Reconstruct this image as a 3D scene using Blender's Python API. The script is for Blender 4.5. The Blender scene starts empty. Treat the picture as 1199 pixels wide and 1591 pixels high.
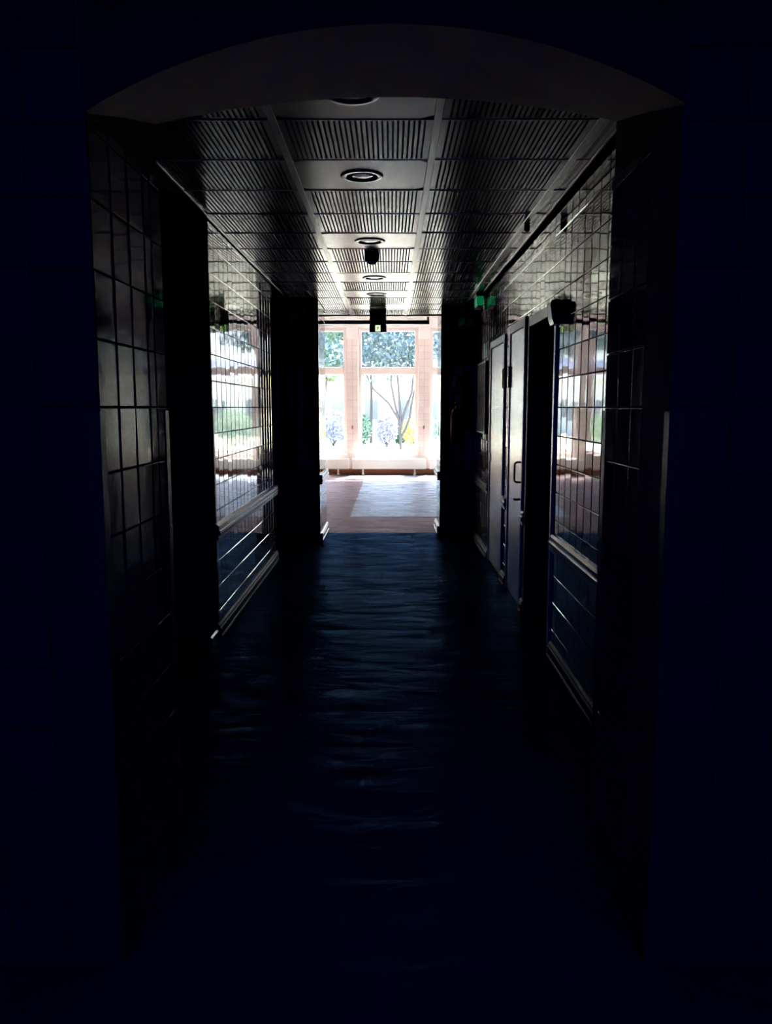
import bpy, math, random
from mathutils import Vector, Matrix
R = math.radians
random.seed(7)
SC = bpy.context.scene
COL = SC.collection

# ------------------------------------------------------------------ camera
F_PX, VPX, VPY = 1250.0, 606.0, 633.0
PITCH = math.atan((795.5 - VPY) / F_PX)
YAW = math.atan((VPX - 599.5) / F_PX * math.cos(PITCH))
cam_d = bpy.data.cameras.new('camera')
cam = bpy.data.objects.new('camera', cam_d)
COL.objects.link(cam)
cam.location = (0, 0, 1.5)
cam.rotation_euler = (math.pi / 2 - PITCH, 0, YAW)
cam_d.sensor_fit = 'VERTICAL'
cam_d.sensor_height = 36.0
cam_d.lens = 36.0 * F_PX / 1591.0
cam_d.clip_start = 0.02
cam_d.clip_end = 500
SC.camera = cam

# ------------------------------------------------------------------ world, sun, exposure
world = bpy.data.worlds.new('sky')
SC.world = world
world.use_nodes = True
wn = world.node_tree
bg = wn.nodes['Background']
sky = wn.nodes.new('ShaderNodeTexSky')
sky.sky_type = 'NISHITA'
sky.sun_disc = False
sky.sun_elevation = R(54)
sky.sun_rotation = R(20)
sky.air_density = 1.0
sky.dust_density = 2.5
sky.ozone_density = 1.0
wn.links.new(sky.outputs[0], bg.inputs[0])
bg.inputs[1].default_value = 0.7

sun_d = bpy.data.lights.new('sun', 'SUN')
sun_d.energy = 29.0
sun_d.angle = R(0.6)
sun_d.color = (1.0, 0.94, 0.86)
sun = bpy.data.objects.new('sun', sun_d)
COL.objects.link(sun)
SUN_EL, SUN_AZ = R(54), R(20)          # high, beyond the window wall, a little to the right
sdir = Vector((math.sin(SUN_AZ) * math.cos(SUN_EL), math.cos(SUN_AZ) * math.cos(SUN_EL), math.sin(SUN_EL)))
sun.rotation_euler = sdir.to_track_quat('Z', 'Y').to_euler()

vs = SC.view_settings
vs.view_transform = 'Standard'
vs.look = 'None'
vs.gamma = 1.0
vs.use_curve_mapping = False
vs.exposure = 1.8


def portal(name, loc, sx, sz, faces_minus_y=True):
    """sampling portal in a window opening: gives no light of its own"""
    d = bpy.data.lights.new(name, 'AREA')
    d.shape = 'RECTANGLE'
    d.size, d.size_y = sx, sz
    d.cycles.is_portal = True
    o = bpy.data.objects.new(name, d)
    COL.objects.link(o)
    o.location = loc
    o.rotation_euler = (R(-90) if faces_minus_y else R(90), 0, 0)
    return o


# ------------------------------------------------------------------ materials
def pin(n, name):
    return n.inputs[name]


def mat(name, color, rough=0.5, spec=0.5, metal=0.0, var=0.0, vscale=4.0, bump=0.0, bscale=30.0,
        stretch=(1, 1, 1), emit=None, estr=0.0, rvar=0.0, coords='Object', island=0.0):
    m = bpy.data.materials.new(name)
    m.use_nodes = True
    nt = m.node_tree
    b = nt.nodes['Principled BSDF']
    b.inputs['Base Color'].default_value = (*color, 1)
    b.inputs['Roughness'].default_value = rough
    b.inputs['Specular IOR Level'].default_value = spec
    b.inputs['Metallic'].default_value = metal
    if emit:
        b.inputs['Emission Color'].default_value = (*emit, 1)
        b.inputs['Emission Strength'].default_value = estr
    if var or bump or rvar or island:
        if coords == 'World':
            tc = nt.nodes.new('ShaderNodeNewGeometry')
            src = tc.outputs['Position']
        else:
            tc = nt.nodes.new('ShaderNodeTexCoord')
            src = tc.outputs['Object']
        mp = nt.nodes.new('ShaderNodeMapping')
        mp.inputs['Scale'].default_value = stretch
        nt.links.new(src, mp.inputs[0])
    if var or island:
        no = nt.nodes.new('ShaderNodeTexNoise')
        no.inputs['Scale'].default_value = vscale
        no.inputs['Detail'].default_value = 6
        nt.links.new(mp.outputs[0], no.inputs['Vector'])
        hsv = nt.nodes.new('ShaderNodeHueSaturation')
        hsv.inputs['Color'].default_value = (*color, 1)
        ma = nt.nodes.new('ShaderNodeMath')
        ma.operation = 'MULTIPLY_ADD'
        ma.inputs[1].default_value = 2 * var
        ma.inputs[2].default_value = 1 - var
        nt.links.new(no.outputs['Fac'], ma.inputs[0])
        last = ma.outputs[0]
        if island:
            oi = nt.nodes.new('ShaderNodeObjectInfo')
            mb2 = nt.nodes.new('ShaderNodeMath')
            mb2.operation = 'MULTIPLY_ADD'
            mb2.inputs[1].default_value = island
            nt.links.new(oi.outputs['Random'], mb2.inputs[0])
            nt.links.new(last, mb2.inputs[2])
            last = mb2.outputs[0]
        nt.links.new(last, hsv.inputs['Value'])
        nt.links.new(hsv.outputs[0], b.inputs['Base Color'])
    if rvar:
        no = nt.nodes.new('ShaderNodeTexNoise')
        no.inputs['Scale'].default_value = vscale * 0.7
        no.inputs['Detail'].default_value = 4
        nt.links.new(mp.outputs[0], no.inputs['Vector'])
        ma = nt.nodes.new('ShaderNodeMath')
        ma.operation = 'MULTIPLY_ADD'
        ma.inputs[1].default_value = 2 * rvar
        ma.inputs[2].default_value = rough - rvar
        nt.links.new(no.outputs['Fac'], ma.inputs[0])
        nt.links.new(ma.outputs[0], b.inputs['Roughness'])
    if bump:
        no = nt.nodes.new('ShaderNodeTexNoise')
        no.inputs['Scale'].default_value = bscale
        no.inputs['Detail'].default_value = 2
        nt.links.new(mp.outputs[0], no.inputs['Vector'])
        bp = nt.nodes.new('ShaderNodeBump')
        bp.inputs['Strength'].default_value = 1.0
        bp.inputs['Distance'].default_value = bump
        nt.links.new(no.outputs['Fac'], bp.inputs['Height'])
        nt.links.new(bp.outputs[0], b.inputs['Normal'])
    return m


def glass_mat(name, tint, refl=0.06):
    m = bpy.data.materials.new(name)
    m.use_nodes = True
    nt = m.node_tree
    nt.nodes.remove(nt.nodes['Principled BSDF'])
    out = nt.nodes['Material Output']
    tr = nt.nodes.new('ShaderNodeBsdfTransparent')
    tr.inputs[0].default_value = (*tint, 1)
    gl = nt.nodes.new('ShaderNodeBsdfGlossy')
    gl.inputs['Roughness'].default_value = 0.02
    mx = nt.nodes.new('ShaderNodeMixShader')
    mx.inputs[0].default_value = refl
    nt.links.new(tr.outputs[0], mx.inputs[1])
    nt.links.new(gl.outputs[0], mx.inputs[2])
    nt.links.new(mx.outputs[0], out.inputs[0])
    return m


def leaf_mat(name, color, var=0.35):
    m = mat(name, color, 0.55, 0.3, var=var, vscale=1.6, coords='World')
    return m


def gloss_floor(name, base, sheen, rough, wear=0.25):
    """worn sheet floor with tinted, uneven, streaky gloss"""
    m = bpy.data.materials.new(name)
    m.use_nodes = True
    nt = m.node_tree
    nt.nodes.remove(nt.nodes['Principled BSDF'])
    out = nt.nodes['Material Output']
    geo = nt.nodes.new('ShaderNodeNewGeometry')
    mp = nt.nodes.new('ShaderNodeMapping')
    mp.inputs['Scale'].default_value = (0.8, 2.4, 1)
    nt.links.new(geo.outputs['Position'], mp.inputs[0])
    n1 = nt.nodes.new('ShaderNodeTexNoise')
    n1.inputs['Scale'].default_value = 2.4
    n1.inputs['Detail'].default_value = 5
    n1.inputs['Distortion'].default_value = 0.6
    nt.links.new(mp.outputs[0], n1.inputs['Vector'])
    bp = nt.nodes.new('ShaderNodeBump')
    bp.inputs['Distance'].default_value = 0.035
    nt.links.new(n1.outputs['Fac'], bp.inputs['Height'])
    rr = nt.nodes.new('ShaderNodeMapRange')
    rr.inputs['From Min'].default_value = 0.3
    rr.inputs['From Max'].default_value = 0.7
    rr.inputs['To Min'].default_value = rough - 0.14
    rr.inputs['To Max'].default_value = rough + 0.12
    nt.links.new(n1.outputs['Fac'], rr.inputs['Value'])
    df = nt.nodes.new('ShaderNodeBsdfDiffuse')
    df.inputs[0].default_value = (*base, 1)
    gl = nt.nodes.new('ShaderNodeBsdfGlossy')
    n2 = nt.nodes.new('ShaderNodeTexNoise')
    n2.inputs['Scale'].default_value = 3.2
    n2.inputs['Detail'].default_value = 7
    n2.inputs['Distortion'].default_value = 1.4
    nt.links.new(mp.outputs[0], n2.inputs['Vector'])
    r2 = nt.nodes.new('ShaderNodeMapRange')
    r2.inputs['From Min'].default_value = 0.32
    r2.inputs['From Max'].default_value = 0.72
    r2.inputs['To Min'].default_value = 1 - wear
    r2.inputs['To Max'].default_value = 1 + 2.2 * wear
    nt.links.new(n2.outputs['Fac'], r2.inputs['Value'])
    hs = nt.nodes.new('ShaderNodeHueSaturation')
    hs.inputs['Color'].default_value = (*sheen, 1)
    nt.links.new(r2.outputs[0], hs.inputs['Value'])
    nt.links.new(hs.outputs[0], gl.inputs[0])
    nt.links.new(rr.outputs[0], gl.inputs['Roughness'])
    nt.links.new(bp.outputs[0], gl.inputs['Normal'])
    fr = nt.nodes.new('ShaderNodeFresnel')
    fr.inputs['IOR'].default_value = 1.45
    mx = nt.nodes.new('ShaderNodeMixShader')
    nt.links.new(fr.outputs[0], mx.inputs[0])
    nt.links.new(df.outputs[0], mx.inputs[1])
    nt.links.new(gl.outputs[0], mx.inputs[2])
    nt.links.new(mx.outputs[0], out.inputs[0])
    return m


M = {}
M['tile'] = mat('glazed_shaded_tile', (0.040, 0.030, 0.031), 0.045, 0.42, var=0.12, vscale=5, bump=0.0005, bscale=7.0,
                coords='World', island=0.25)  # pale tile coloured dark brown in place of the corridor shade
M['tile_portal'] = mat('dull_shaded_tile', (0.022, 0.016, 0.017), 0.06, 0.10, var=0.12, vscale=5, bump=0.0005, bscale=7.0,
                coords='World', island=0.25)  # same tile coloured darker still, for shade on the portal sides
M['tile_cream'] = mat('glazed_cream_tile', (0.80, 0.68, 0.65), 0.12, 0.5, var=0.05, vscale=5, island=0.08)
M['grout'] = mat('dark_grout', (0.018, 0.016, 0.018), 0.9, 0.1, var=0.2, vscale=20)
M['grout_cream'] = mat('cream_grout', (0.40, 0.31, 0.28), 0.9, 0.1)
M['plaster_dark'] = mat('brown_plaster', (0.27, 0.155, 0.12), 0.85, 0.12, var=0.35, vscale=5, bump=0.002, bscale=14)
M['arch_shade'] = mat('arch_face_shade', (0.022, 0.016, 0.016), 0.8, 0.03, var=0.15)
M['tile_face'] = mat('matt_shaded_tile', (0.026, 0.018, 0.019), 0.45, 0.03, var=0.12, vscale=5, coords='World', island=0.2)  # same tile with the shade of the portal front in its colour
M['plaster_hall'] = mat('hall_plaster', (0.12, 0.12, 0.14), 0.85, 0.1, var=0.1)
M['plaster_lobby'] = mat('pale_lobby_plaster', (0.86, 0.79, 0.77), 0.8, 0.2, var=0.03)
M['ceil_lobby'] = mat('white_lobby_ceiling', (0.88, 0.85, 0.83), 0.85, 0.1)
M['panel'] = mat('grey_metal_ceiling_panel', (0.105, 0.099, 0.093), 0.22, 0.26, var=0.12, vscale=3, coords='World', island=0.1)
M['slot'] = mat('dark_void_and_shade', (0.02, 0.02, 0.02), 0.9, 0.05)
M['tbar'] = mat('pale_ceiling_bar', (0.25, 0.24, 0.23), 0.26, 0.30)
M['floor'] = gloss_floor('dark_blue_linoleum', (0.003, 0.008, 0.028), (0.014, 0.030, 0.058), 0.28, 0.75)
M['floor_brown'] = gloss_floor('brown_linoleum', (0.075, 0.056, 0.056), (0.17, 0.135, 0.14), 0.36)
M['floor_grey'] = gloss_floor('blue_grey_vinyl_sheet', (0.11, 0.12, 0.14), (0.25, 0.275, 0.315), 0.32)
M['door'] = mat('grey_painted_door', (0.45, 0.45, 0.43), 0.27, 0.6, metal=0.55, var=0.05, vscale=8, stretch=(1, 1, 0.1))
M['door_dark'] = mat('brown_door_and_jamb_shade', (0.02, 0.015, 0.014), 0.5, 0.1, var=0.2)
M['frame_grey'] = mat('grey_door_frame', (0.16, 0.155, 0.15), 0.28, 0.6)
M['rail'] = mat('varnished_rail', (0.05, 0.05, 0.053), 0.26, 0.30, var=0.15, vscale=6)
M['skirt'] = mat('dark_skirting', (0.012, 0.016, 0.024), 0.5, 0.03, var=0.15, vscale=6)
M['guard'] = mat('brown_corner_guard', (0.035, 0.022, 0.019), 0.4, 0.08)
M['black'] = mat('black_plastic', (0.006, 0.006, 0.008), 0.35, 0.4)
M['black_metal'] = mat('black_metal', (0.010, 0.010, 0.012), 0.3, 0.5)
M['steel'] = mat('brushed_steel', (0.45, 0.45, 0.46), 0.25, 0.5, metal=1.0)
M['chrome'] = mat('polished_chrome', (0.7, 0.7, 0.72), 0.1, 0.5, metal=1.0)
M['lens'] = mat('frosted_lamp_glass', (0.72, 0.80, 0.98), 0.12, 1.0)
M['white'] = mat('white_painted_metal', (0.82, 0.80, 0.78), 0.4, 0.4)
M['wframe'] = mat('pale_window_frame', (0.84, 0.75, 0.72), 0.5, 0.3)
M['knob'] = mat('brown_hook', (0.30, 0.10, 0.05), 0.5, 0.3)
M['green_sign'] = mat('green_sign_face', (0.0, 0.10, 0.03), 0.35, 0.4, emit=(0.0, 0.45, 0.15), estr=0.07)
M['dark_green'] = mat('dark_green_sign', (0.004, 0.02, 0.014), 0.4, 0.3)
M['picto'] = mat('lit_pictogram', (0.5, 0.8, 0.4), 0.5, 0.2, emit=(0.55, 0.9, 0.38), estr=0.75)
M['sign_mount'] = mat('brown_sign_bracket', (0.014, 0.010, 0.010), 0.5, 0.3)
M['red'] = mat('red_enamel', (0.30, 0.012, 0.012), 0.4, 0.2)
M['red_sign'] = mat('red_sign_plate', (0.30, 0.014, 0.018), 0.45, 0.4)
M['white_print'] = mat('white_print', (0.75, 0.75, 0.75), 0.5, 0.3)
M['board'] = mat('dark_notice_board', (0.02, 0.018, 0.026), 0.7, 0.05)
M['paper'] = mat('notice_paper', (0.10, 0.05, 0.05), 0.8, 0.05)
M['glass'] = glass_mat('clear_glass', (0.93, 0.95, 0.95), 0.04)
M['glass_tint'] = glass_mat('blue_grey_tinted_glass', (0.55, 0.59, 0.65), 0.05)
M['glass_fill'] = glass_mat('blue_fill_glass', (0.10, 0.20, 0.80), 0.04)
M['grass'] = mat('sunlit_lawn', (0.40, 0.42, 0.33), 0.9, 0.1, var=0.25, vscale=0.6, coords='World')
M['path'] = mat('pale_gravel_path', (0.62, 0.58, 0.53), 0.9, 0.1, var=0.1, vscale=2)
M['bark'] = mat('grey_bark', (0.075, 0.070, 0.075), 0.9, 0.1, var=0.3, vscale=8)
M['leaf_a'] = leaf_mat('leaf_green', (0.19, 0.28, 0.17))
M['leaf_b'] = leaf_mat('leaf_blue_green', (0.17, 0.25, 0.24))
M['leaf_c'] = leaf_mat('leaf_yellow_green', (0.5, 0.5, 0.15))
M['leaf_d'] = leaf_mat('leaf_dark', (0.08, 0.16, 0.12))
M['leaf_e'] = leaf_mat('leaf_lilac_grey', (0.34, 0.34, 0.50))
M['bwall'] = mat('white_render_wall', (0.85, 0.84, 0.82), 0.8, 0.1, var=0.03)
M['bwall_blue'] = mat('blue_grey_facade', (0.36, 0.42, 0.60), 0.8, 0.1, var=0.05)
M['broof'] = mat('slate_roof', (0.16, 0.18, 0.24), 0.7, 0.2, var=0.1)
M['bpane'] = mat('dark_window_pane', (0.16, 0.18, 0.22), 0.1, 0.6)


# ------------------------------------------------------------------ geometry helpers
class MB:
    def __init__(s):
        s.v, s.f, s.sm = [], [], []

    def add(s, verts, faces, smooth=False):
        n = len(s.v)
        s.v += [tuple(p) for p in verts]
        s.f += [tuple(i + n for i in f) for f in faces]
        s.sm += [smooth] * len(faces)
        return s

    def box(s, x0, x1, y0, y1, z0, z1):
        v = [(x0, y0, z0), (x1, y0, z0), (x1, y1, z0), (x0, y1, z0), (x0, y0, z1), (x1, y0, z1), (x1, y1, z1), (x0, y1, z1)]
        f = [(0, 3, 2, 1), (4, 5, 6, 7), (0, 1, 5, 4), (1, 2, 6, 5), (2, 3, 7, 6), (3, 0, 4, 7)]
        return s.add(v, f)

    def bbox(s, x0, x1, y0, y1, z0, z1, b):
        """box with chamfered edges"""
        vs_, idx = [], {}
        X, Y, Z = (x0, x1), (y0, y1), (z0, z1)
        for i in (0, 1):
            for j in (0, 1):
                for k in (0, 1):
                    sx, sy, sz = (1 - 2 * i) * b, (1 - 2 * j) * b, (1 - 2 * k) * b
                    idx[i, j, k, 0] = len(vs_); vs_.append((X[i], Y[j] + sy, Z[k] + sz))
                    idx[i, j, k, 1] = len(vs_); vs_.append((X[i] + sx, Y[j], Z[k] + sz))
                    idx[i, j, k, 2] = len(vs_); vs_.append((X[i] + sx, Y[j] + sy, Z[k]))
        fs = []
        for i in (0, 1):
            fs.append([idx[i, 0, 0, 0], idx[i, 1, 0, 0], idx[i, 1, 1, 0], idx[i, 0, 1, 0]])
            fs.append([idx[0, i, 0, 1], idx[1, i, 0, 1], idx[1, i, 1, 1], idx[0, i, 1, 1]])
            fs.append([idx[0, 0, i, 2], idx[1, 0, i, 2], idx[1, 1, i, 2], idx[0, 1, i, 2]])
            for j in (0, 1):
                fs.append([idx[0, i, j, 1], idx[1, i, j, 1], idx[1, i, j, 2], idx[0, i, j, 2]])
                fs.append([idx[i, 0, j, 0], idx[i, 1, j, 0], idx[i, 1, j, 2], idx[i, 0, j, 2]])
                fs.append([idx[i, j, 0, 0], idx[i, j, 1, 0], idx[i, j, 1, 1], idx[i, j, 0, 1]])
                for k in (0, 1):
                    fs.append([idx[i, j, k, 0], idx[i, j, k, 1], idx[i, j, k, 2]])
        c = Vector(((x0 + x1) / 2, (y0 + y1) / 2, (z0 + z1) / 2))
        out = []
        for f in fs:
            p = [Vector(vs_[q]) for q in f]
            n = (p[1] - p[0]).cross(p[2] - p[0])
            if n.dot(sum(p, Vector()) / len(p) - c) < 0:
                f = f[::-1]
            out.append(f)
        return s.add(vs_, out)

    def prism(s, prof, axis, a0, a1):
        """closed profile (list of 2-tuples) swept along an axis from a0 to a1"""
        n = len(prof)

        def P(q, a):
            return {'x': (a, q[0], q[1]), 'y': (q[0], a, q[1]), 'z': (q[0], q[1], a)}[axis]
        v = [P(q, a0) for q in prof] + [P(q, a1) for q in prof]
        f = [(i, (i + 1) % n, n + (i + 1) % n, n + i) for i in range(n)] + [tuple(range(n))[::-1], tuple(range(n, 2 * n))]
        return s.add(v, f)

    def lathe(s, prof, c=(0, 0, 0), n=24, axis='z', smooth=True):
        """profile of (radius, height) turned about an axis through c"""
        v, f = [], []
        for r, h in prof:
            for i in range(n):
                a = 2 * math.pi * i / n
                p = (r * math.cos(a), r * math.sin(a), h)
                if axis == 'y':
                    p = (p[0], p[2], p[1])
                elif axis == 'x':
                    p = (p[2], p[0], p[1])
                v.append((c[0] + p[0], c[1] + p[1], c[2] + p[2]))
        for k in range(len(prof) - 1):
            for i in range(n):
                j = (i + 1) % n
                f.append((k * n + i, k * n + j, (k + 1) * n + j, (k + 1) * n + i))
        s.add(v, f, smooth)
        if prof[0][0] > 1e-5:
            s.add([v[i] for i in range(n)], [tuple(range(n))[::-1]])
        if prof[-1][0] > 1e-5:
            s.add([v[(len(prof) - 1) * n + i] for i in range(n)], [tuple(range(n))])
        return s

    def tube(s, pts, rad, n=8, caps=True):
        pts = [Vector(p) for p in pts]
        rads = rad if isinstance(rad, (list, tuple)) else [rad] * len(pts)
        v, f = [], []
        up = None
        for i, p in enumerate(pts):
            t = (pts[min(i + 1, len(pts) - 1)] - pts[max(i - 1, 0)]).normalized()
            if up is None:
                up = Vector((0, 0, 1)) if abs(t.z) < 0.9 else Vector((1, 0, 0))
            a = t.cross(up).normalized()
            up = a.cross(t).normalized()
            for k in range(n):
                q = 2 * math.pi * k / n
                v.append(p + (a * math.cos(q) + up * math.sin(q)) * rads[i])
        for i in range(len(pts) - 1):
            for k in range(n):
                j = (k + 1) % n
                f.append((i * n + k, i * n + j, (i + 1) * n + j, (i + 1) * n + k))
        s.add(v, f, True)
        if caps:
            s.add(v[:n], [tuple(range(n))])
            s.add(v[-n:], [tuple(range(n))[::-1]])
        return s

    def mesh(s, name, m):
        me = bpy.data.meshes.new(name)
        me.from_pydata(s.v, [], s.f)
        me.polygons.foreach_set('use_smooth', s.sm)
        me.materials.append(m)
        me.update()
        return me

    def build(s, name, m, parent=None):
        return obj(name, s.mesh(name, m), parent)


def obj(name, me, parent=None):
    o = bpy.data.objects.new(name, me)
    COL.objects.link(o)
    if parent is not None:
        o.parent = parent
    return o


def fix_normals(o):
    import bmesh
    bm = bmesh.new()
    bm.from_mesh(o.data)
    bmesh.ops.recalc_face_normals(bm, faces=bm.faces)
    bm.to_mesh(o.data)
    bm.free()


def struct(name, mb, m, label=None, parent=None):
    o = mb.build(name, m, parent)
    if parent is None:
        o['kind'] = 'structure'
        if label:
            o['label'] = label
    return o


def thing(name, loc, label, cat, group=None, rz=0.0):
    o = bpy.data.objects.new(name, None)
    o.empty_display_size = 0.05
    COL.objects.link(o)
    o.location = loc
    o.rotation_euler.z = rz
    o['label'] = label
    o['category'] = cat
    if group:
        o['group'] = group
    return o


TILE_CACHE = {}


def tile_mesh(w, h, m, t=0.008, j=0.004, b=0.009, dr=0.0015, e=0.0022):
    key = (round(w, 4), round(h, 4), m.name)
    if key not in TILE_CACHE:
        a, c = w / 2 - j / 2, h / 2 - j / 2
        mb = MB()
        v = [(-a, -c, -t), (a, -c, -t), (a, c, -t), (-a, c, -t), (-a, -c, -dr), (a, -c, -dr), (a, c, -dr), (-a, c, -dr),
             (-a + b, -c + e, 0), (a - b, -c + e, 0), (a - b, c - e, 0), (-a + b, c - e, 0)]
        f = [(8, 9, 10, 11)]
        for i in range(4):
            k = (i + 1) % 4
            f += [(i, k, 4 + k, 4 + i), (4 + i, 4 + k, 8 + k, 8 + i)]
        mb.add(v, f)
        TILE_CACHE[key] = mb.mesh('tile', m)
    return TILE_CACHE[key]


def tiles(parent, org, u, n, us, vs_, m, skip=None, tilt=0.17, yaw0=0.0):
    """tiles on the plane through org with horizontal direction u and outward normal n; us, vs_ = joint positions"""
    u, n = Vector(u), Vector(n)
    v = Vector((0, 0, 1))
    org = Vector(org)
    base = Matrix((u, v, n)).transposed()
    if base.determinant() < 0:
        base = Matrix((-u, v, n)).transposed()
    for i in range(len(us) - 1):
        for k in range(len(vs_) - 1):
            if skip and skip(us[i], us[i + 1], vs_[k], vs_[k + 1]):
                continue
            w, h = us[i + 1] - us[i], vs_[k + 1] - vs_[k]
            o = bpy.data.objects.new('tile', tile_mesh(w, h, m))
            COL.objects.link(o)
            o.parent = parent
            p = org + u * (us[i] + w / 2) + v * (vs_[k] + h / 2) + n * random.uniform(-.0004, .0004)
            q = Matrix.Rotation(R(random.gauss(0, tilt * 1.6)), 3, u) @ Matrix.Rotation(R(yaw0 + random.gauss(0, tilt)), 3, v) @ base
            o.matrix_local = Matrix.Translation(p) @ q.to_4x4()


def seq(a, b, step):
    out = [a]
    while out[-1] + step < b - 0.02:
        out.append(round(out[-1] + step, 5))
    if b - out[-1] < 0.03 and len(out) > 1:
        out[-1] = b
    else:
        out.append(b)
    return out


TH = 1 / 6.0                      # course height
TW = 0.15
CEIL = 2.66
def courses(z1, z0=0.0):
    return [z for z in (TH * i for i in range(0, 40)) if z0 - 1e-6 <= z < z1 - 0.02] + [z1]


# ------------------------------------------------------------------ structure: floors
fl = struct('floor', MB().box(-3.4, 3.4, -5.2, 9.6, -0.1, 0.0), M['floor'], 'dark blue worn linoleum corridor floor')
struct('floor_lobby', MB().box(-8.2, 8.2, 9.6, 18.7, -0.1, -0.001), M['floor_brown'], 'brown linoleum floor of the bright lobby')
vinyl = struct('floor_sheet', MB().prism([(-0.55, -0.0005), (8 - .01, -0.0005), (8 - .01, 0.002), (-0.548, 0.002)], 'y', 11.02, 17.9),
               M['floor_grey'], 'pale blue-grey vinyl sheet laid on the lobby floor')
fix_normals(vinyl)

# ------------------------------------------------------------------ structure: portal in front of the camera
PL, PR, PN, PF = -0.72, 0.69, 2.0, 2.62         # reveal planes, near and far face
g = 0.006
port = MB()
port.box(-3.2, PL - g, PN + g, PF - g, 0, 3.2)
port.box(PR + g, 3.2, PN + g, PF - g, 0, 3.2)
wf = struct('wall_front', port, M['grout'], 'dark tiled piers of the arched portal')
# arched head: near edge bows more than the far edge
arch = MB()
NA = 28
va = []
for i in range(NA + 1):
    x = PL - g + (PR - PL + 2 * g) * i / NA
    zn = 2.384 - (1.45 - math.sqrt(1.45 ** 2 - x * x))
    zf = 2.447 - (3.4 - math.sqrt(3.4 ** 2 - x * x))
    va += [(x, PN, zn), (x, PN + 0.31, (zn + zf) / 2 + 0.004), (x, PF, zf), (x, PN, 3.2), (x, PF, 3.2)]
fa = []
for i in range(NA):
    a, b = i * 5, (i + 1) * 5
    fa += [(a, a + 1, b + 1, b), (a + 1, a + 2, b + 2, b + 1), (a + 2, a + 4, b + 4, b + 2), (a, b, b + 3, a + 3)]
arch.add(va, fa)
arch.sm = [False] * len(arch.sm)
hd = struct('trim_arch', arch, M['plaster_dark'], 'brown plaster arch head over the portal')
hd.data.materials.append(M['arch_shade'])  # upright arch faces coloured dark in place of their shade
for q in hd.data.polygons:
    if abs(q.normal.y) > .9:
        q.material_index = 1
zc = courses(2.5)
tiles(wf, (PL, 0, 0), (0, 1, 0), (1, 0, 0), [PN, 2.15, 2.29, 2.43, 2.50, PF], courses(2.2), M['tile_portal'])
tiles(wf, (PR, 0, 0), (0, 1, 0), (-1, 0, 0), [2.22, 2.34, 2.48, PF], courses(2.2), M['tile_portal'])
MB().box(PR - .002, PR + .01, PN + .002, 2.218, 0, 2.2).build('reveal_shade_strip', M['slot'], wf)  # dark strip added to stand in for shade on the near reveal
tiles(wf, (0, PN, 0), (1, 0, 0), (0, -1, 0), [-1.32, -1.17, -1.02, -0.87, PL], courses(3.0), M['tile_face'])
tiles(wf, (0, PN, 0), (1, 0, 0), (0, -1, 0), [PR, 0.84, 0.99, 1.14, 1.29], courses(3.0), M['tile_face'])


def corner_guard(x, y, sx, sy, z1=1.49):
    """L-shaped strip over an outside corner; sx, sy point from the corner into the wall"""
    t, w = 0.003, 0.035
    prof = [(x - sx * t, y - sy * t), (x + sx * w, y - sy * t), (x + sx * w, y), (x, y), (x, y + sy * w), (x - sx * t, y + sy * w)]
    o = MB().prism(prof, 'z', 0.1, z1).build('trim_corner', M['guard'])
    fix_normals(o)
    o['kind'] = 'structure'
    return o


cg = [corner_guard(PL, PN, -1, 1), corner_guard(PL, PF, -1, -1), corner_guard(PR, PN, 1, 1), corner_guard(PR, PF, 1, -1)]
for o, l in zip(cg, ['near left', 'far left', 'near right', 'far right']):
    o['label'] = 'brown guard strip on the %s corner of the portal' % l

# ------------------------------------------------------------------ structure: side walls of the corridor
LX, RX = -1.13, 0.98
L0, L1 = 5.15, 7.86
A0, A1 = 8.97, 9.86            # left pier, front and back
P0, P1 = 9.50, 10.20            # right pier, front and back
lw = MB()
lw.box(-3.2, LX - g, L0 + g, L0 + 0.25, 0, 2.9)
lw.box(LX - 0.25, LX - g, L0 + g, L1 - g, 0, 2.9)
lw.box(-3.2, LX - 0.25, L1 - 0.25, L1 - g, 0, 2.9)
wl = struct('wall_left', lw, M['grout'], 'left corridor wall of glossy tiles, shade put into their brown')
tiles(wl, (LX, 0, 0), (0, 1, 0), (1, 0, 0), seq(L0, L1, TW), courses(CEIL), M['tile'], yaw0=-0.30)
tiles(wl, (0, L0, 0), (1, 0, 0), (0, -1, 0), [LX - .45, LX - .30, LX - .15, LX], courses(CEIL), M['tile'])
o = corner_guard(LX, L0, -1, 1)
o['label'] = 'brown guard strip on the near corner of the left corridor wall'
struct('wall_side', MB().box(-3.4, -3.2, 1.9, 9.3, 0, 3.75), M['plaster_hall'], 'dark wall at the end of the side bays')

# piers of the lobby opening
OL, OR = -0.785, 0.587
wpl = struct('wall_pier_left', MB().box(-3.2, OL - g, A0 + g, A1 - g, 0, 3.7), M['grout'], 'dark left pier before the lobby')
tiles(wpl, (OL, 0, 0), (0, 1, 0), (1, 0, 0), [A0, A0 + .148, A0 + .296, A0 + .445, A0 + .593, A0 + .742, A1], courses(CEIL), M['tile'])
tiles(wpl, (0, A0, 0), (1, 0, 0), (0, -1, 0), [OL - .75, OL - .60, OL - .45, OL - .30, OL - .15, OL], courses(CEIL), M['tile'])
wpr = struct('wall_pier_right', MB().box(OR + g, 1.4, P0 + g, P1 - g, 0, 3.7), M['grout'], 'dark right pier before the lobby')
tiles(wpr, (OR, 0, 0), (0, 1, 0), (-1, 0, 0), [P0, P0 + .14, P0 + .28, P0 + .42, P0 + .56, P1], courses(CEIL), M['tile'])
tiles(wpr, (0, P0, 0), (1, 0, 0), (0, -1, 0), [OR, OR + .14, OR + .28, RX], courses(CEIL), M['tile'])

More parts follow.
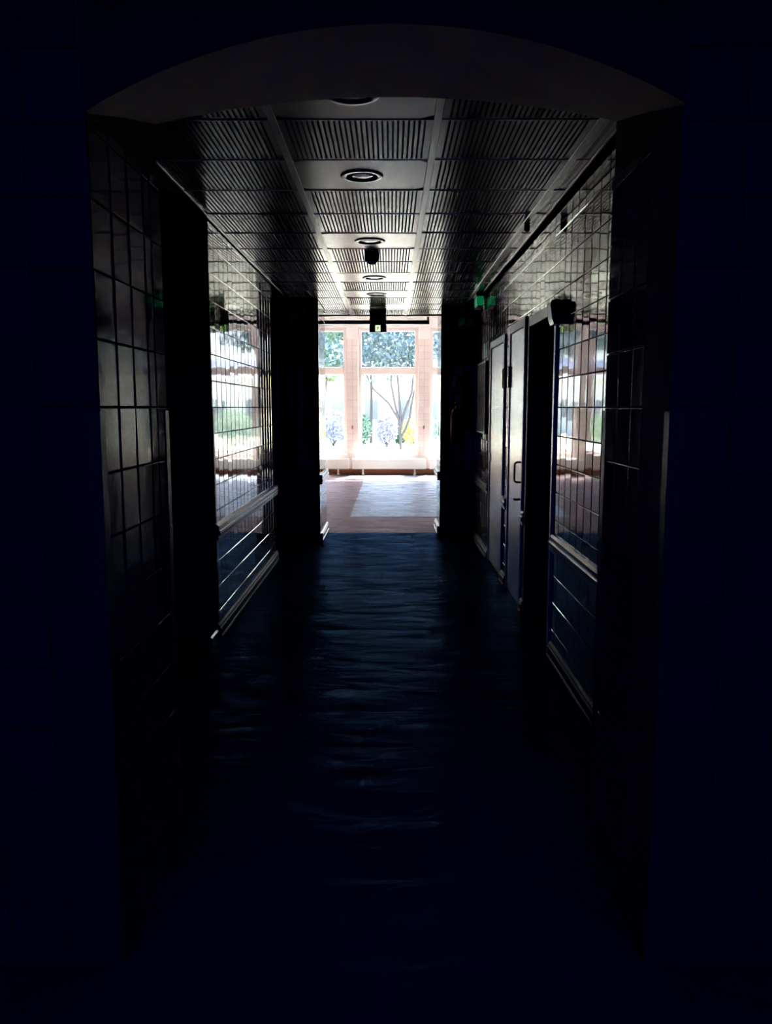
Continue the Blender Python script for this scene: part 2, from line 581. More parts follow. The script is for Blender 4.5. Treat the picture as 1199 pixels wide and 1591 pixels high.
# right wall with three door openings (y0, y1, top)
DOORS = [(6.94, 7.90, 2.12), (5.90, 6.66, 2.15), (4.80, 5.76, 2.12)]
rw = MB()
XW = 1.22
ys = [PF - .05]
for a, b, t in sorted(DOORS):
    rw.box(RX + g, XW, ys[-1], a, 0, 2.9)
    rw.box(RX + g, XW, a, b, t, 2.9)
    ys.append(b)
rw.box(RX + g, XW, ys[-1], P0 + .1, 0, 2.9)
rw.box(XW + .5, XW + .6, 4.3, 8.3, 0, 2.9)          # back of the door recesses
rw.box(XW, XW + .5, 4.3, 4.4, 0, 2.9)
rw.box(XW, XW + .5, 8.2, 8.3, 0, 2.9)
wr = struct('wall_right', rw, M['grout'], 'right corridor wall of glossy tiles, shade put into their brown, with three doors')


def in_door(u0, u1, v0, v1):
    for a, b, t in DOORS:
        if u1 > a + .005 and u0 < b - .005 and v0 < t - .005:
            return True
    return False


ru = []
edges = [3.30, 4.80, 5.76, 5.90, 6.66, 6.94, 7.90, P0]
for a, b in zip(edges[:-1], edges[1:]):
    ru += seq(a, b, TW)[:-1]
ru.append(P0)
rv = courses(CEIL)
rv2 = sorted(set([round(z, 5) for z in rv] + [2.15]))
near_wall = [q for q in ru if q <= 4.80 + 1e-6]
tiles(wr, (RX, 0, 0), (0, 1, 0), (-1, 0, 0), near_wall, rv, M['tile'], yaw0=0.1)
for a, b in zip(edges[1:-1], edges[2:]):
    d = [q for q in DOORS if abs(q[0] - a) < 1e-6]
    vv = [d[0][2]] + [z for z in rv if z > d[0][2] + .01] if d else rv
    tiles(wr, (RX, 0, 0), (0, 1, 0), (-1, 0, 0), [q for q in ru if a - 1e-6 <= q <= b + 1e-6], vv, M['tile'], yaw0=0.30 if a < 7.5 else -0.15)

# ------------------------------------------------------------------ structure: skirtings and wall rails
RAILP = [(0, 0), (.022, .004), (.022, .026), (.016, .030), (.030, .034), (.034, .042), (.034, .060), (.028, .066), (.022, .068),
         (.026, .074), (.026, .092), (.012, .104), (0, .106)]
SKIRTP = [(0, 0), (.030, 0), (.030, .012), (.022, .018), (.022, .060), (.016, .070), (.016, .080), (.006, .092), (0, .094)]


def run(name, prof, axis, fixed, sgn, a0, a1, z, m, label, kind='structure'):
    """profiled moulding along a wall: axis of the run, wall plane position, outward sign"""
    mb = MB()
    if axis == 'y':
        mb.prism([(fixed + sgn * p[0], z + p[1]) for p in prof], 'y', a0, a1)
    else:
        mb.prism([(fixed + sgn * p[0], z + p[1]) for p in prof], 'x', a0, a1)
    o = mb.build(name, m)
    fix_normals(o)
    o['kind'] = kind
    o['label'] = label
    return o


RZ = 0.645
run('trim_rail', RAILP, 'y', LX + .001, 1, L0 - .02, L1 + .02, RZ, M['rail'], 'grooved rail along the left corridor wall')
run('trim_rail', RAILP, 'y', RX - .001, -1, 2.64, 4.76, RZ, M['rail'], 'grooved rail along the near right wall')
run('trim_rail', RAILP, 'y', RX - .001, -1, 5.78, 5.88, RZ, M['rail'], 'short rail piece between the open doorway and the handle door')
run('trim_rail', RAILP, 'y', RX - .001, -1, 6.69, 6.92, RZ, M['rail'], 'short rail piece between the two grey doors')
run('trim_rail', RAILP, 'y', RX - .001, -1, 7.93, P0, RZ, M['rail'], 'rail on the far right wall under the notice board')
run('trim_rail', RAILP, 'y', OL + .001, 1, A0 - .03, A1 + .03, RZ, M['rail'], 'rail on the inner side of the left pier')
run('trim_rail', RAILP, 'y', OR - .001, -1, P0 - .03, P1 + .03, RZ, M['rail'], 'rail on the inner side of the right pier')
run('trim_rail', RAILP, 'x', A0 - .001, -1, -3.1, OL + .03, RZ, M['rail'], 'rail across the dark face of the left pier')
run('trim_rail', RAILP, 'x', P0 - .001, -1, OR - .03, RX, RZ, M['rail'], 'rail across the dark face of the right pier')
run('baseboard_left', SKIRTP, 'y', LX + .001, 1, L0 - .02, L1 + .02, 0, M['skirt'], 'grooved skirting along the left corridor wall')
run('baseboard_right', SKIRTP, 'y', RX - .001, -1, 2.64, 4.76, 0, M['skirt'], 'grooved skirting along the near right wall')
run('baseboard_right', SKIRTP, 'y', RX - .001, -1, 5.78, 5.88, 0, M['skirt'], 'short skirting between the open doorway and the handle door')
run('baseboard_right', SKIRTP, 'y', RX - .001, -1, 6.69, 6.92, 0, M['skirt'], 'short skirting between the two grey doors')
run('baseboard_right', SKIRTP, 'y', RX - .001, -1, 7.93, P0, 0, M['skirt'], 'skirting of the far right wall')
run('baseboard_pier', SKIRTP, 'y', OL + .001, 1, A0 - .03, A1 + .03, 0, M['rail'], 'skirting on the inner side of the left pier')
run('baseboard_pier', SKIRTP, 'y', OR - .001, -1, P0 - .03, P1 + .03, 0, M['rail'], 'skirting on the inner side of the right pier')
run('baseboard_pier', SKIRTP, 'x', A0 - .001, -1, -3.1, OL + .03, 0, M['skirt'], 'skirting across the dark face of the left pier')
run('baseboard_pier', SKIRTP, 'x', P0 - .001, -1, OR - .03, RX, 0, M['skirt'], 'skirting across the dark face of the right pier')
capo = MB().prism([(LX - .03, 0.0), (LX + .012, 0.0), (LX + .012, .055), (LX + .002, .066), (LX - .03, .066)], 'y', L0 - .24, L0 - .03).build('trim_cap', M['rail'])
fix_normals(capo)
capo['kind'] = 'structure'
capo['label'] = 'steel edge piece on the floor at the left wall corner'

# ------------------------------------------------------------------ structure: ceiling of panels
cl = struct('ceiling', MB().box(-3.4, 3.4, PF - .05, 10.42, CEIL + .035, CEIL + .12), M['slot'], 'suspended ceiling of grey ribbed panels')
ROW0, RP = 3.442, 0.536
XB = [-1.115, -0.48, 0.193, 0.858, 0.945]
LIGHT_ROWS = [-1, 1, 4, 7, 9, 11]


def ribbed_panel(w, d, n):
    """tray with a flat rim and n narrow slots running along its depth"""
    mb = MB()
    a, c = w / 2, d / 2
    rim, h, dp = 0.028, 0.012, 0.006
    p = (w - 2 * rim) / n
    prof = [(-a, h, 0), (-a, 0, 0)]
    for i in range(n):
        x = -a + rim + i * p
        prof += [(x + p * .30, 0.0, 0), (x + p * .36, dp, 1), (x + p * .66, dp, 0), (x + p * .72, 0.0, 0)]
    prof += [(a, 0, 0), (a, h, 0)]
    v, f, idx = [], [], []
    for q in prof:
        v += [(q[0], -c + rim * .6, q[1]), (q[0], c - rim * .6, q[1])]
    for i in range(len(prof) - 1):
        f.append((2 * i, 2 * i + 1, 2 * i + 3, 2 * i + 2))
        idx.append(prof[i][2])
    mb.add(v, f)
    for s_ in (-1, 1):
        y0, y1 = s_ * c, s_ * (c - rim * .6)
        mb.box(-a, a, min(y0, y1), max(y0, y1), 0, h)
    mb.idx = idx
    return mb


def plain_panel(w, d, hole):
    """flat tray, with a round hole for the lamp"""
    mb = MB()
    a, c, h = w / 2, d / 2, 0.012
    n = 32
    v, f = [], []
    for i in range(n):
        t = 2 * math.pi * i / n + math.pi / 4
        cx_, sy_ = math.cos(t), math.sin(t)
        k = min(a / max(abs(cx_), 1e-6), c / max(abs(sy_), 1e-6))
        v += [(hole * cx_, hole * sy_, 0), (k * cx_, k * sy_, 0), (hole * cx_, hole * sy_, h)]
    for i in range(n):
        j = (i + 1) % n
        f += [(3 * i, 3 * i + 1, 3 * j + 1, 3 * j), (3 * i, 3 * j, 3 * j + 2, 3 * i + 2)]
    mb.add(v, f)
    corners = [(-a, -c), (a, -c), (a, c), (-a, c)]
    for i in range(4):
        (x0, y0), (x1, y1) = corners[i], corners[(i + 1) % 4]
        mb.add([(x0, y0, 0), (x1, y1, 0), (x1, y1, h), (x0, y0, h)], [(0, 1, 2, 3)])
    mb.add([(-a, -c, 0), (a, -c, 0), (0, 0, 0)], [])
    return mb


BAR = 0.034
pm = {}
for r in range(-2, 13):
    y0 = ROW0 + r * RP
    y1 = y0 + RP
    for c_ in range(4):
        x0, x1 = XB[c_] + BAR / 2 - .006, XB[c_ + 1] - BAR / 2 + .006
        if c_ == 3:
            x1 = XB[4]
        if c_ == 0:
            x0 = XB[0]
        w, d = x1 - x0, RP - 0.010
        light = (c_ == 1 and r in LIGHT_ROWS)
        key = (c_, light)
        if key not in pm:
            mbp = plain_panel(w, d, 0.078) if light else ribbed_panel(w, d, max(3, round(w / 0.0245)))
            pm[key] = mbp.mesh('ceiling_panel', M['panel'])
            if not light:
                pm[key].materials.append(M['slot'])
                for q, k_ in enumerate(mbp.idx):
                    pm[key].polygons[q].material_index = k_
        o = obj('panel', pm[key], cl)
        o.location = ((x0 + x1) / 2, (y0 + y1) / 2, CEIL + random.uniform(-.0006, .0006))
        o.rotation_euler = (R(random.gauss(0, .10)), R(random.gauss(0, .10)), 0)
for i, x in enumerate(XB[1:4]):
    mb = MB()
    mb.bbox(x - BAR / 2, x + BAR / 2, ROW0 - 2 * RP, 10.41, CEIL - .006, CEIL + .014, .002)
    mb.build('ceiling_bar', M['tbar'], cl)
for r in range(-2, 14):
    y = ROW0 + r * RP
    MB().bbox(XB[0], XB[4], y + .002, y + .0075, CEIL - .004, CEIL + .02, .001).build('cross_bar', M['tbar'], cl)
# edge mouldings and the recessed margin next to the walls
for nm, xa, xb in (('left', LX + .0, XB[0]), ('right', XB[4], RX)):
    mb = MB()
    mb.box(min(xa, xb), max(xa, xb), 2.6, 10.42, CEIL + .012, CEIL + .034)
    mb.build('ceiling_margin', M['slot'], cl)
    xe = XB[0] if nm == 'left' else XB[4]
    MB().bbox(xe - .006, xe + .006, 2.6, 10.41, CEIL - .008, CEIL + .016, .001).build('edge_bar', M['tbar'], cl)

bulk = MB()
bulk.box(-1.6, 1.4, A1, 10.44, CEIL + .121, 3.66)
bulk.box(-1.6, 1.4, 10.42, 10.46, CEIL - .012, CEIL + .2)
struct('trim_bulkhead', bulk, M['plaster_lobby'], 'pale bulkhead edge where the corridor ceiling ends')

# ------------------------------------------------------------------ structure: near hall around the camera
hc = MB()
hc.box(-3.4, -2.5, -5.2, PN + .05, 3.2, 3.3)
hc.box(2.5, 3.4, -5.2, PN + .05, 3.2, 3.3)
hc.box(-2.5, 2.5, -5.2, -4.9, 3.2, 3.3)
hc.box(-2.5, 2.5, -1.7, PN + .05, 3.2, 3.3)
struct('ceiling_hall', hc, M['plaster_hall'], 'dark ceiling of the near hall around the added blue skylight')
struct('wall_hall_left', MB().box(-3.4, -3.2, -5.2, 2.0, 0, 3.2), M['plaster_hall'], 'dark left wall of the near hall')
struct('wall_hall_right', MB().box(3.2, 3.4, -5.2, 2.7, 0, 3.2), M['plaster_hall'], 'dark right wall of the near hall')
struct('wall_back', MB().box(-3.4, 3.4, -5.2, -5.0, 0, 3.2), M['grout'], 'dark back wall of the near hall')
bw = struct('window_20', MB().box(-2.5, 2.5, -3.33, -3.27, 3.2, 3.3), M['black_metal'], 'unseen skylight of deep blue glass, added to tint the dark areas')  # unseen, added to cast blue light into the blacks
MB().box(-2.5, 2.5, -4.9, -3.33, 3.24, 3.25).build('pane', M['glass_fill'], bw)
MB().box(-2.5, 2.5, -3.27, -1.7, 3.24, 3.25).build('pane', M['glass_fill'], bw)
po = portal('portal_hall_fill', (0, -3.3, 3.19), 5.0, 3.2)
po.rotation_euler = (0, 0, 0)

# ------------------------------------------------------------------ structure: lobby
LZ = 3.75
WY = 18.3
lb = MB()
lb.box(-8.2, -3.2, A0 + .2, A1, 0, LZ)
lb.box(1.4, 8.2, P0 + .2, P1, 0, LZ)
struct('wall_lobby_back', lb, M['plaster_lobby'], 'pale lobby wall facing the windows')
struct('ceiling_lobby', MB().box(-8.2, 8.2, A0 + .1, WY + .5, LZ, LZ + .1), M['ceil_lobby'], 'white lobby ceiling')
struct('wall_lobby_left', MB().box(-8.2, -8.0, A0 + .1, WY + .4, 0, LZ), M['plaster_lobby'], 'pale left end wall of the lobby')
struct('wall_lobby_right', MB().box(8.0, 8.2, P0 + .1, WY + .4, 0, LZ), M['plaster_lobby'], 'pale right end wall of the lobby')
PC = [-0.848 + 1.607 * k for k in range(-4, 6)]        # pilaster centres
PW = 0.258
wb = MB()
wb.box(-8.0, 8.0, WY, WY + .35, 0, .46)
wb.box(-8.0, 8.0, WY, WY + .35, 3.26, LZ)
ww = struct('wall_window', wb, M['plaster_lobby'], 'pale wall below and above the lobby windows')
for i, x in enumerate(PC):
    pl_ = struct('wall_pilaster', MB().box(x - PW / 2 + .005, x + PW / 2 - .005, WY - .095, WY + .34, .46, 3.26), M['grout_cream'],
                 'cream tiled pilaster between lobby windows, number %d from the left end' % (i + 1))
    if -4 < x < 4.2:
        tiles(pl_, (0, WY - .1, 0), (1, 0, 0), (0, -1, 0), [x - PW / 2, x, x + PW / 2], [.46 + .1505 * k for k in range(0, 17)] + [3.0],
              M['tile_cream'], tilt=.05)
        MB().box(x - PW / 2, x + PW / 2, WY - .1, WY, 3.0, 3.26).build('plaster_cap', M['plaster_lobby'], pl_)
    else:
        MB().box(x - PW / 2, x + PW / 2, WY - .1, WY, .46, 3.26).build('tile_facing', M['tile_cream'], pl_)


def window(x0, x1, idx):
    w = bpy.data.objects.new('window_%d' % idx, None)
    COL.objects.link(w)
    w['kind'] = 'structure'
    w['label'] = 'tall lobby window, number %d from the left end, with a tinted top light' % idx
    y0, y1 = WY + .08, WY + .17
    z0, z1, zt0, zt1 = .46, 3.26, 2.23, 2.40
    j = .075
    MB().bbox(x0, x0 + j, y0, y1, z0, z1, .006).build('frame_jamb', M['wframe'], w)
    MB().bbox(x1 - j, x1, y0, y1, z0, z1, .006).build('frame_jamb', M['wframe'], w)
    MB().bbox(x0 + j, x1 - j, y0, y1, z1 - j, z1, .006).build('frame_head', M['wframe'], w)
    MB().bbox(x0 + j, x1 - j, y0, y1, z0, z0 + j, .006).build('frame_foot', M['wframe'], w)
    MB().bbox(x0 + j, x1 - j, y0 - .01, y1, zt0, zt1, .006).build('transom', M['wframe'], w)
    MB().box(x0 + j, x1 - j, y0 + .04, y0 + .046, z0 + j, zt0).build('pane', M['glass'], w)
    t = MB().box(x0 + j, x1 - j, y0 + .04, y0 + .046, zt1, z1 - j).build('pane', M['glass_tint'], w)
    t['label'] = 'blue-grey tinted top pane'
    MB().bbox(x0 - .02, x1 + .02, WY - .06, WY + .08, z0 - .03, z0 + .012, .006).build('sill', M['wframe'], w)


bx = [-8.0] + PC + [8.0]
k = 1
for a, b in zip(bx[:-1], bx[1:]):
    xa = a + PW / 2 if a > -7.99 else a
    xb = b - PW / 2 if b < 7.99 else b
    if xb - xa > .3:
        window(xa, xb, k)
        k += 1
portal('portal_lobby_windows', (0, WY + .05, 1.86), 16.0, 2.8)

# ------------------------------------------------------------------ doors on the right wall
def door(idx, y0, y1, top, label, handles, m='door', recess=-0.004, fm='frame_grey'):
    """y0 near edge, y1 far edge of the opening; frame projects a little into the corridor"""
    d = bpy.data.objects.new('door_%d' % idx, None)
    COL.objects.link(d)
    d.location = (RX, y0, 0)
    d['kind'] = 'structure'
    d['label'] = label
    W = y1 - y0
    fw, pr = .045, .014
    MB().bbox(-pr, .20, 0, fw, 0, top, .004).build('frame_jamb', M['frame_grey'], d)
    MB().bbox(-pr, .20, W - fw, W, 0, top, .004).build('frame_jamb', M[fm], d)
    MB().bbox(-pr, .20, fw, W - fw, top - fw - .02, top, .004).build('frame_head', M['frame_grey'], d)
    lf = MB().bbox(recess, recess + .045, fw + .004, W - fw - .004, .008, top - fw - .024, .003).build('leaf', M[m], d)
    return d, lf, W


d1, lf1, w1 = door(1, *DOORS[0], 'far grey painted door in the right wall, nearest the notice board', None)
MB().bbox(-.022, .03, .03, .05, 1.66, 1.83, .004).build('hinge', M['black_metal'], d1)
MB().bbox(-.012, .03, w1 - .10, w1 - .06, .98, 1.06, .003).build('lock_plate', M['black_metal'], d1)
d2, lf2, w2 = door(2, *DOORS[1], 'grey painted door with a black pull handle and lever in the right wall', None)
MB().bbox(-.026, .03, w2 - .06, w2 - .035, 1.66, 1.83, .004).build('hinge', M['black_metal'], d2)
# D-shaped pull handle near the latch edge
yy, r_ = .10, .018
pts = [(.03, yy, .945)]
for a in range(0, 91, 15):
    pts.append((-.030 - .022 * math.sin(R(a)), yy, .945 + .022 - .022 * math.cos(R(a))))
for a in range(0, 91, 15):
    pts.append((-.030 - .022 * math.cos(R(a)), yy, 1.095 - .022 + .022 * math.sin(R(a))))
pts.append((.03, yy, 1.095))
MB().tube(pts, .0075, 10).build('pull_handle', M['black_metal'], d2)
lv = MB().tube([(.03, yy, .815), (-.035, yy, .815), (-.045, yy, .815), (-.045, yy + .02, .815)], .009, 10).tube([(-.045, yy, .815), (-.045, yy + .11, .812)], .008, 10)
lvo = lv.build('lever_handle', M['black_metal'], d2)
MB().bbox(.022, .031, yy - .02, yy + .02, .74, .86, .002).build('back_plate', M['steel'], lvo)
d3, lf3, w3 = door(3, *DOORS[2], 'dark recessed doorway with a brown door in the right wall', None, 'door_dark', recess=.155, fm='door_dark')  # far jamb takes the dark leaf colour in place of shade
ko = MB().lathe([(.0, -.055), (.018, -.05), (.024, -.035), (.018, -.02), (.009, -.012), (.009, .0)], (.155, .12, .93), 16, 'x').build('knob', M['chrome'], d3)

# ------------------------------------------------------------------ lamps and devices on the ceiling
names = ['recessed downlight half hidden by the arch, nearest of the row',
         'recessed downlight on the first plain panel beyond the arch', 'recessed downlight just in front of the dark smoke detector',
         'third recessed downlight from the lobby end of the ceiling', 'second recessed downlight from the lobby end of the ceiling',
         'farthest recessed downlight, just above the hanging exit sign']
for r, nm in zip(LIGHT_ROWS, names):
    y = ROW0 + (r + .5) * RP
    t = thing('recessed_downlight', (-0.1435, y, CEIL), nm, 'downlight', 'recessed downlights in a row along the ceiling')
    # ring as an open annulus
    mb = MB()
    prof = [(.076, .006), (.076, -.003), (.081, -.007), (.100, -.007), (.107, -.004), (.108, .0)]
    n = 40
    v, f = [], []
    for q in prof:
        for i in range(n):
            a = 2 * math.pi * i / n
            v.append((q[0] * math.cos(a), q[0] * math.sin(a), q[1]))
    for kk in range(len(prof) - 1):
        for i in range(n):
            j = (i + 1) % n
            f.append((kk * n + i, kk * n + j, (kk + 1) * n + j, (kk + 1) * n + i))
    mb.add(v, f, True)
    mb.build('trim_ring', M['frame_grey'], t)
    mb = MB()
    prof = [(.0755, .010), (.070, .004), (.068, .000), (.040, -.0015), (.001, -.002)]
    v, f = [], []
    for q in prof:
        for i in range(n):
            a = 2 * math.pi * i / n
            v.append((q[0] * math.cos(a), q[0] * math.sin(a), q[1]))
    for kk in range(len(prof) - 1):
        for i in range(n):
            j = (i + 1) % n
            f.append((kk * n + i, kk * n + j, (kk + 1) * n + j, (kk + 1) * n + i))
    mb.add(v, f, True)
    mb.build('reflector_bowl', M['lens'], t)

t = thing('smoke_detector', (-0.14, 6.36, CEIL), 'dark smoke detector hanging from the ceiling between two downlights', 'detector')
MB().lathe([(.0, .0), (.056, 0), (.058, -.012), (.056, -.040), (.050, -.052), (.034, -.058)], n=28).build('base', M['black'], t)
MB().lathe([(.036, -.056), (.034, -.066), (.022, -.074), (.0, -.076)], n=28).build('sensor_dome', M['lens'], t)

t = thing('motion_sensor', (.862, 5.27, CEIL - .006), 'small black sensor on the ceiling bar beside the right wall', 'sensor')
MB().bbox(-.020, .020, -.022, .022, -.012, 0, .003).build('mount', M['black'], t)
MB().lathe([(.016, -.012), (.019, -.02), (.019, -.044), (.010, -.054), (.0, -.056)], n=20).build('sensor_head', M['black'], t)

# wall lamp like box by the open doorway
t = thing('wall_speaker', (RX, 4.735, 1.97), 'black tapered box on the right wall beside the dark doorway', 'speaker')
prof = [(-.050, 0), (0, 0), (0, .125), (-.070, .125), (-.073, .105), (-.062, .03)]
o = MB().prism(prof, 'y', -.06, .05).build('case', M['black'], t)
fix_normals(o)
MB().lathe([(.030, .125), (.030, .136), (.022, .142), (.0, .143)], (-.030, -.01, 0), 20).build('cap', M['black'], t)
MB().box(-.003, 0, -.045, .035, -.01, .135).build('wall_plate', M['black_metal'], t)

# green exit sign by the right wall
t = thing('exit_sign', (.915, 8.52, CEIL - .02), 'small green exit sign box under the ceiling at the right wall', 'sign')
MB().bbox(-.042, .042, -.14, .14, -.018, .012, .004).build('mount', M['black'], t)
MB().bbox(-.034, .034, -.13, .13, -.108, -.018, .006).build('lamp_box', M['green_sign'], t)
MB().bbox(-.030, .030, -.13, .13, -.124, -.110, .002).build('light_strip', M['white_print'], t)

# hanging exit sign with running figure
t = thing('exit_sign', (-0.148, 9.92, CEIL), 'hanging exit sign with a pale green running figure in front of the lobby windows', 'sign')
MB().bbox(-.10, .10, -.03, .03, -.172, -.0, .004).build('bracket_plate', M['sign_mount'], t)
sp = MB().bbox(-.102, .102, -.035, .035, -.262, -.172, .004).build('sign_panel', M['dark_green'], t)


def pict(polys, y, m, name, parent, t_=.002):
    mb = MB()
    for p in polys:
        n = len(p)
        mb.add([(q[0], y, q[1]) for q in p] + [(q[0], y + t_, q[1]) for q in p],
               [tuple(range(n))] + [(i, (i + 1) % n, n + (i + 1) % n, n + i) for i in range(n)])
    o = mb.build(name, m, parent)
    fix_normals(o)
    return o


# pale doorway rectangle with a dark running figure on it
pict([[(-.030, -.252), (.028, -.252), (.028, -.182), (-.030, -.182)]], -.0375, M['picto'], 'pictogram_door', sp)
head = [(.003 + .007 * math.cos(a * math.pi / 4), -.193 + .007 * math.sin(a * math.pi / 4)) for a in range(8)]
pict([head,
      [(-.006, -.202), (.008, -.202), (.004, -.222), (-.008, -.222)],
      [(-.008, -.203), (-.020, -.213), (-.017, -.218), (-.004, -.210)],
      [(.007, -.203), (.018, -.216), (.014, -.220), (.004, -.211)],
      [(-.008, -.220), (.000, -.222), (-.012, -.247), (-.022, -.247)],
      [(-.002, -.220), (.005, -.222), (.014, -.234), (.012, -.250), (.006, -.250), (.006, -.236)]], -.0390, M['dark_green'], 'pictogram_figure', sp)

t = thing('curtain_track', (-.40, 10.52, 2.555), 'long dark track bar hanging at the end of the corridor ceiling', 'track')
MB().bbox(-.90, .90, -.022, .022, .0, .050, .004).build('bar', M['black_metal'], t)
for x in (-.88, .88):
    MB().box(x - .012, x + .012, -.06, .01, .05, .09).build('bracket', M['black_metal'], t)

# ------------------------------------------------------------------ fire point on the right pier, notice board
t = thing('fire_sign', (.742, P0 - .0, 1.70), 'dim red fire extinguisher sign on the dark right pier', 'sign')
MB().bbox(-.095, .095, -.012, -.002, 0, .18, .002).build('plate', M['red_sign'], t)
pict([[(-.022, .03), (.022, .03), (.022, .105), (.014, .12), (-.014, .12), (-.022, .105)],
      [(-.008, .12), (.008, .12), (.008, .135), (-.008, .135)],
      [(-.012, .135), (.028, .135), (.028, .145), (-.012, .145)]], -.0135, M['white_print'], 'pictogram', t)
t = thing('fire_extinguisher', (.767, P0 - .095, 1.09), 'red fire extinguisher hung on the dark right pier below its sign', 'extinguisher')
MB().lathe([(.0, 0), (.062, .0), (.070, .012), (.070, .33), (.062, .365), (.040, .392), (.020, .402), (.020, .42), (.0, .42)], n=28).build('cylinder', M['red'], t)
MB().lathe([(.016, .42), (.016, .445), (.024, .446), (.024, .466), (.0, .466)], n=16).build('valve', M['black_metal'], t)
MB().bbox(-.012, .012, -.085, .02, .466, .478, .003).build('lever', M['black_metal'], t)
MB().tube([(.02, 0, .455), (.075, 0, .45), (.094, 0, .40), (.088, 0, .25), (.084, 0, .12)], .010, 8).build('hose', M['black'], t)
for z in (.15, .30):
    MB().box(-.03, .03, .06, .095, z, z + .04).build('wall_bracket', M['black_metal'], t)
t = thing('notice_board', (RX, 8.66, 1.23), 'dark notice board on the far right wall', 'notice board')
MB().box(-.014, -.004, -.40, .40, .02, .72).build('backing', M['board'], t)
fr = MB()
for (a0, a1, b0, b1) in ((-.415, .415, 0, .02), (-.415, .415, .72, .74), (-.415, -.395, .02, .72), (.395, .415, .02, .72)):
    MB().bbox(-.022, -.002, a0, a1, b0, b1, .002).build('frame', M['black_metal'], t)
for (a0, b0) in ((-.30, .16), (-.02, .40), (.14, .12), (-.28, .44)):
    MB().box(-.0155, -.014, a0, a0 + .16, b0, b0 + .22).build('notice', M['paper'], t)

# ------------------------------------------------------------------ lobby radiators, hooks
def radiator(x0, x1, label):
    cx_ = (x0 + x1) / 2
    t = thing('radiator', (cx_, WY - .22, 0), label, 'radiator', 'low radiators under the lobby windows')
    a = (x1 - x0) / 2
    MB().bbox(-a, a, -.07, .07, .125, .36, .012).build('casing', M['white'], t)
    n = int((x1 - x0) / .12)
    for i in range(n):
        x = -a + .03 + (2 * a - .06) * (i + .5) / n
        MB().box(x - .05, x + .05, -.05, .05, .359, .366).build('grille_slat', M['wframe'], t)
    for x in (-a + .25, a - .25):
        MB().bbox(x - .018, x + .018, -.03, .03, .012, .126, .003).build('leg', M['white'], t)
        MB().bbox(x - .035, x + .035, -.05, .05, 0, .012, .003).build('foot', M['white'], t)
    return t


struct('baseboard_window', MB().bbox(-8.0, 8.0, WY - .025, WY, 0, .115, .004), M['knob'], 'brown skirting below the lobby windows')
radiator(-.86, .80, 'long low white radiator under the middle window')
radiator(-2.55, -.92, 'low white radiator left of the middle one')
radiator(.88, 2.50, 'low white radiator right of the middle one, mostly behind the right pier')
for i, x in enumerate(PC):
    if -2 < x < 2.0:
        t = thing('wall_hook', (x, WY - .1, 1.05),
                  'small brown hook on the cream pilaster %s' % {0: 'far left behind the left pier', 1: 'left of the middle window', 2: 'right of the middle window'}.get(
                      round((x - PC[3]) / 1.607) + 1, 'by the windows'), 'hook')
        MB().bbox(-.016, .016, -.012, 0, -.03, .045, .004).build('plate', M['knob'], t)
        MB().tube([(0, -.01, .0), (0, -.045, -.012), (0, -.055, .012)], .008, 8).build('peg', M['knob'], t)

# ------------------------------------------------------------------ outdoors
GZ = -0.25
struct('ground', MB().box(-90, 90, WY + .34, 160, GZ - .3, GZ), M['grass'], 'sunlit lawn outside')
struct('ground_path', MB().box(-60, 60, WY + .4, 24.0, GZ, GZ + .02), M['path'], 'pale path along the building')


def leaves(mb, c, rad, n, size):
    for _ in range(n):
        while True:
            p = Vector((random.uniform(-1, 1), random.uniform(-1, 1), random.uniform(-1, 1)))
            if .25 < p.length < 1:
                break
        p = Vector((c[0] + p.x * rad[0], c[1] + p.y * rad[1], c[2] + p.z * rad[2]))
        a = Vector((random.gauss(0, 1), random.gauss(0, 1), random.gauss(0, 1))).normalized()
        b = a.orthogonal().normalized()
        s_ = size * random.uniform(.6, 1.3)
        mb.add([p - a * s_, p + b * s_ * .5, p + a * s_, p - b * s_ * .5], [(0, 1, 2, 3)])


def tree(x, y, h, crown, leafm, label, n=1500, stems=1, size=.16, trunk_r=.16, spread=1.2, low=.35, group='trees outside the lobby'):
    t = thing('tree', (x, y, GZ), label, 'tree', group)
    tr = MB()
    tips = []
    if stems == 1:
        tr.tube([(0, 0, 0), (.03, 0, h * .3), (-.05, .05, h * .75)], [trunk_r, trunk_r * .8, trunk_r * .3], 8)
        for i in range(9):
            a = random.uniform(0, 6.28)
            z0 = h * random.uniform(low, .75)
            l = crown * random.uniform(.5, .9)
            e = (math.cos(a) * l, math.sin(a) * l, z0 + l * .7)
            tr.tube([(0, 0, z0), (e[0] * .5, e[1] * .5, z0 + l * .45), e], [trunk_r * .4, trunk_r * .25, trunk_r * .1], 6)
            tips.append(e)
    else:
        for st in stems:
            pts = [Vector(p) for p in st]
            r0 = trunk_r
            tr.tube(pts, [r0 * (1 - .5 * i / (len(pts) - 1)) for i in range(len(pts))], 7)
            tips.append(tuple(pts[-1]))
    tr.build('trunk', M['bark'], t)
    lf = MB()
    for e in tips:
        leaves(lf, e, (crown * .45, crown * .45, crown * .34), n // (len(tips) + 2), size)
    leaves(lf, (0, 0, h * .9), (crown * .8, crown * .8, h * .28), n // 4, size)
    fo = lf.build('foliage', leafm, t)
    fo['kind'] = 'stuff'
    return t


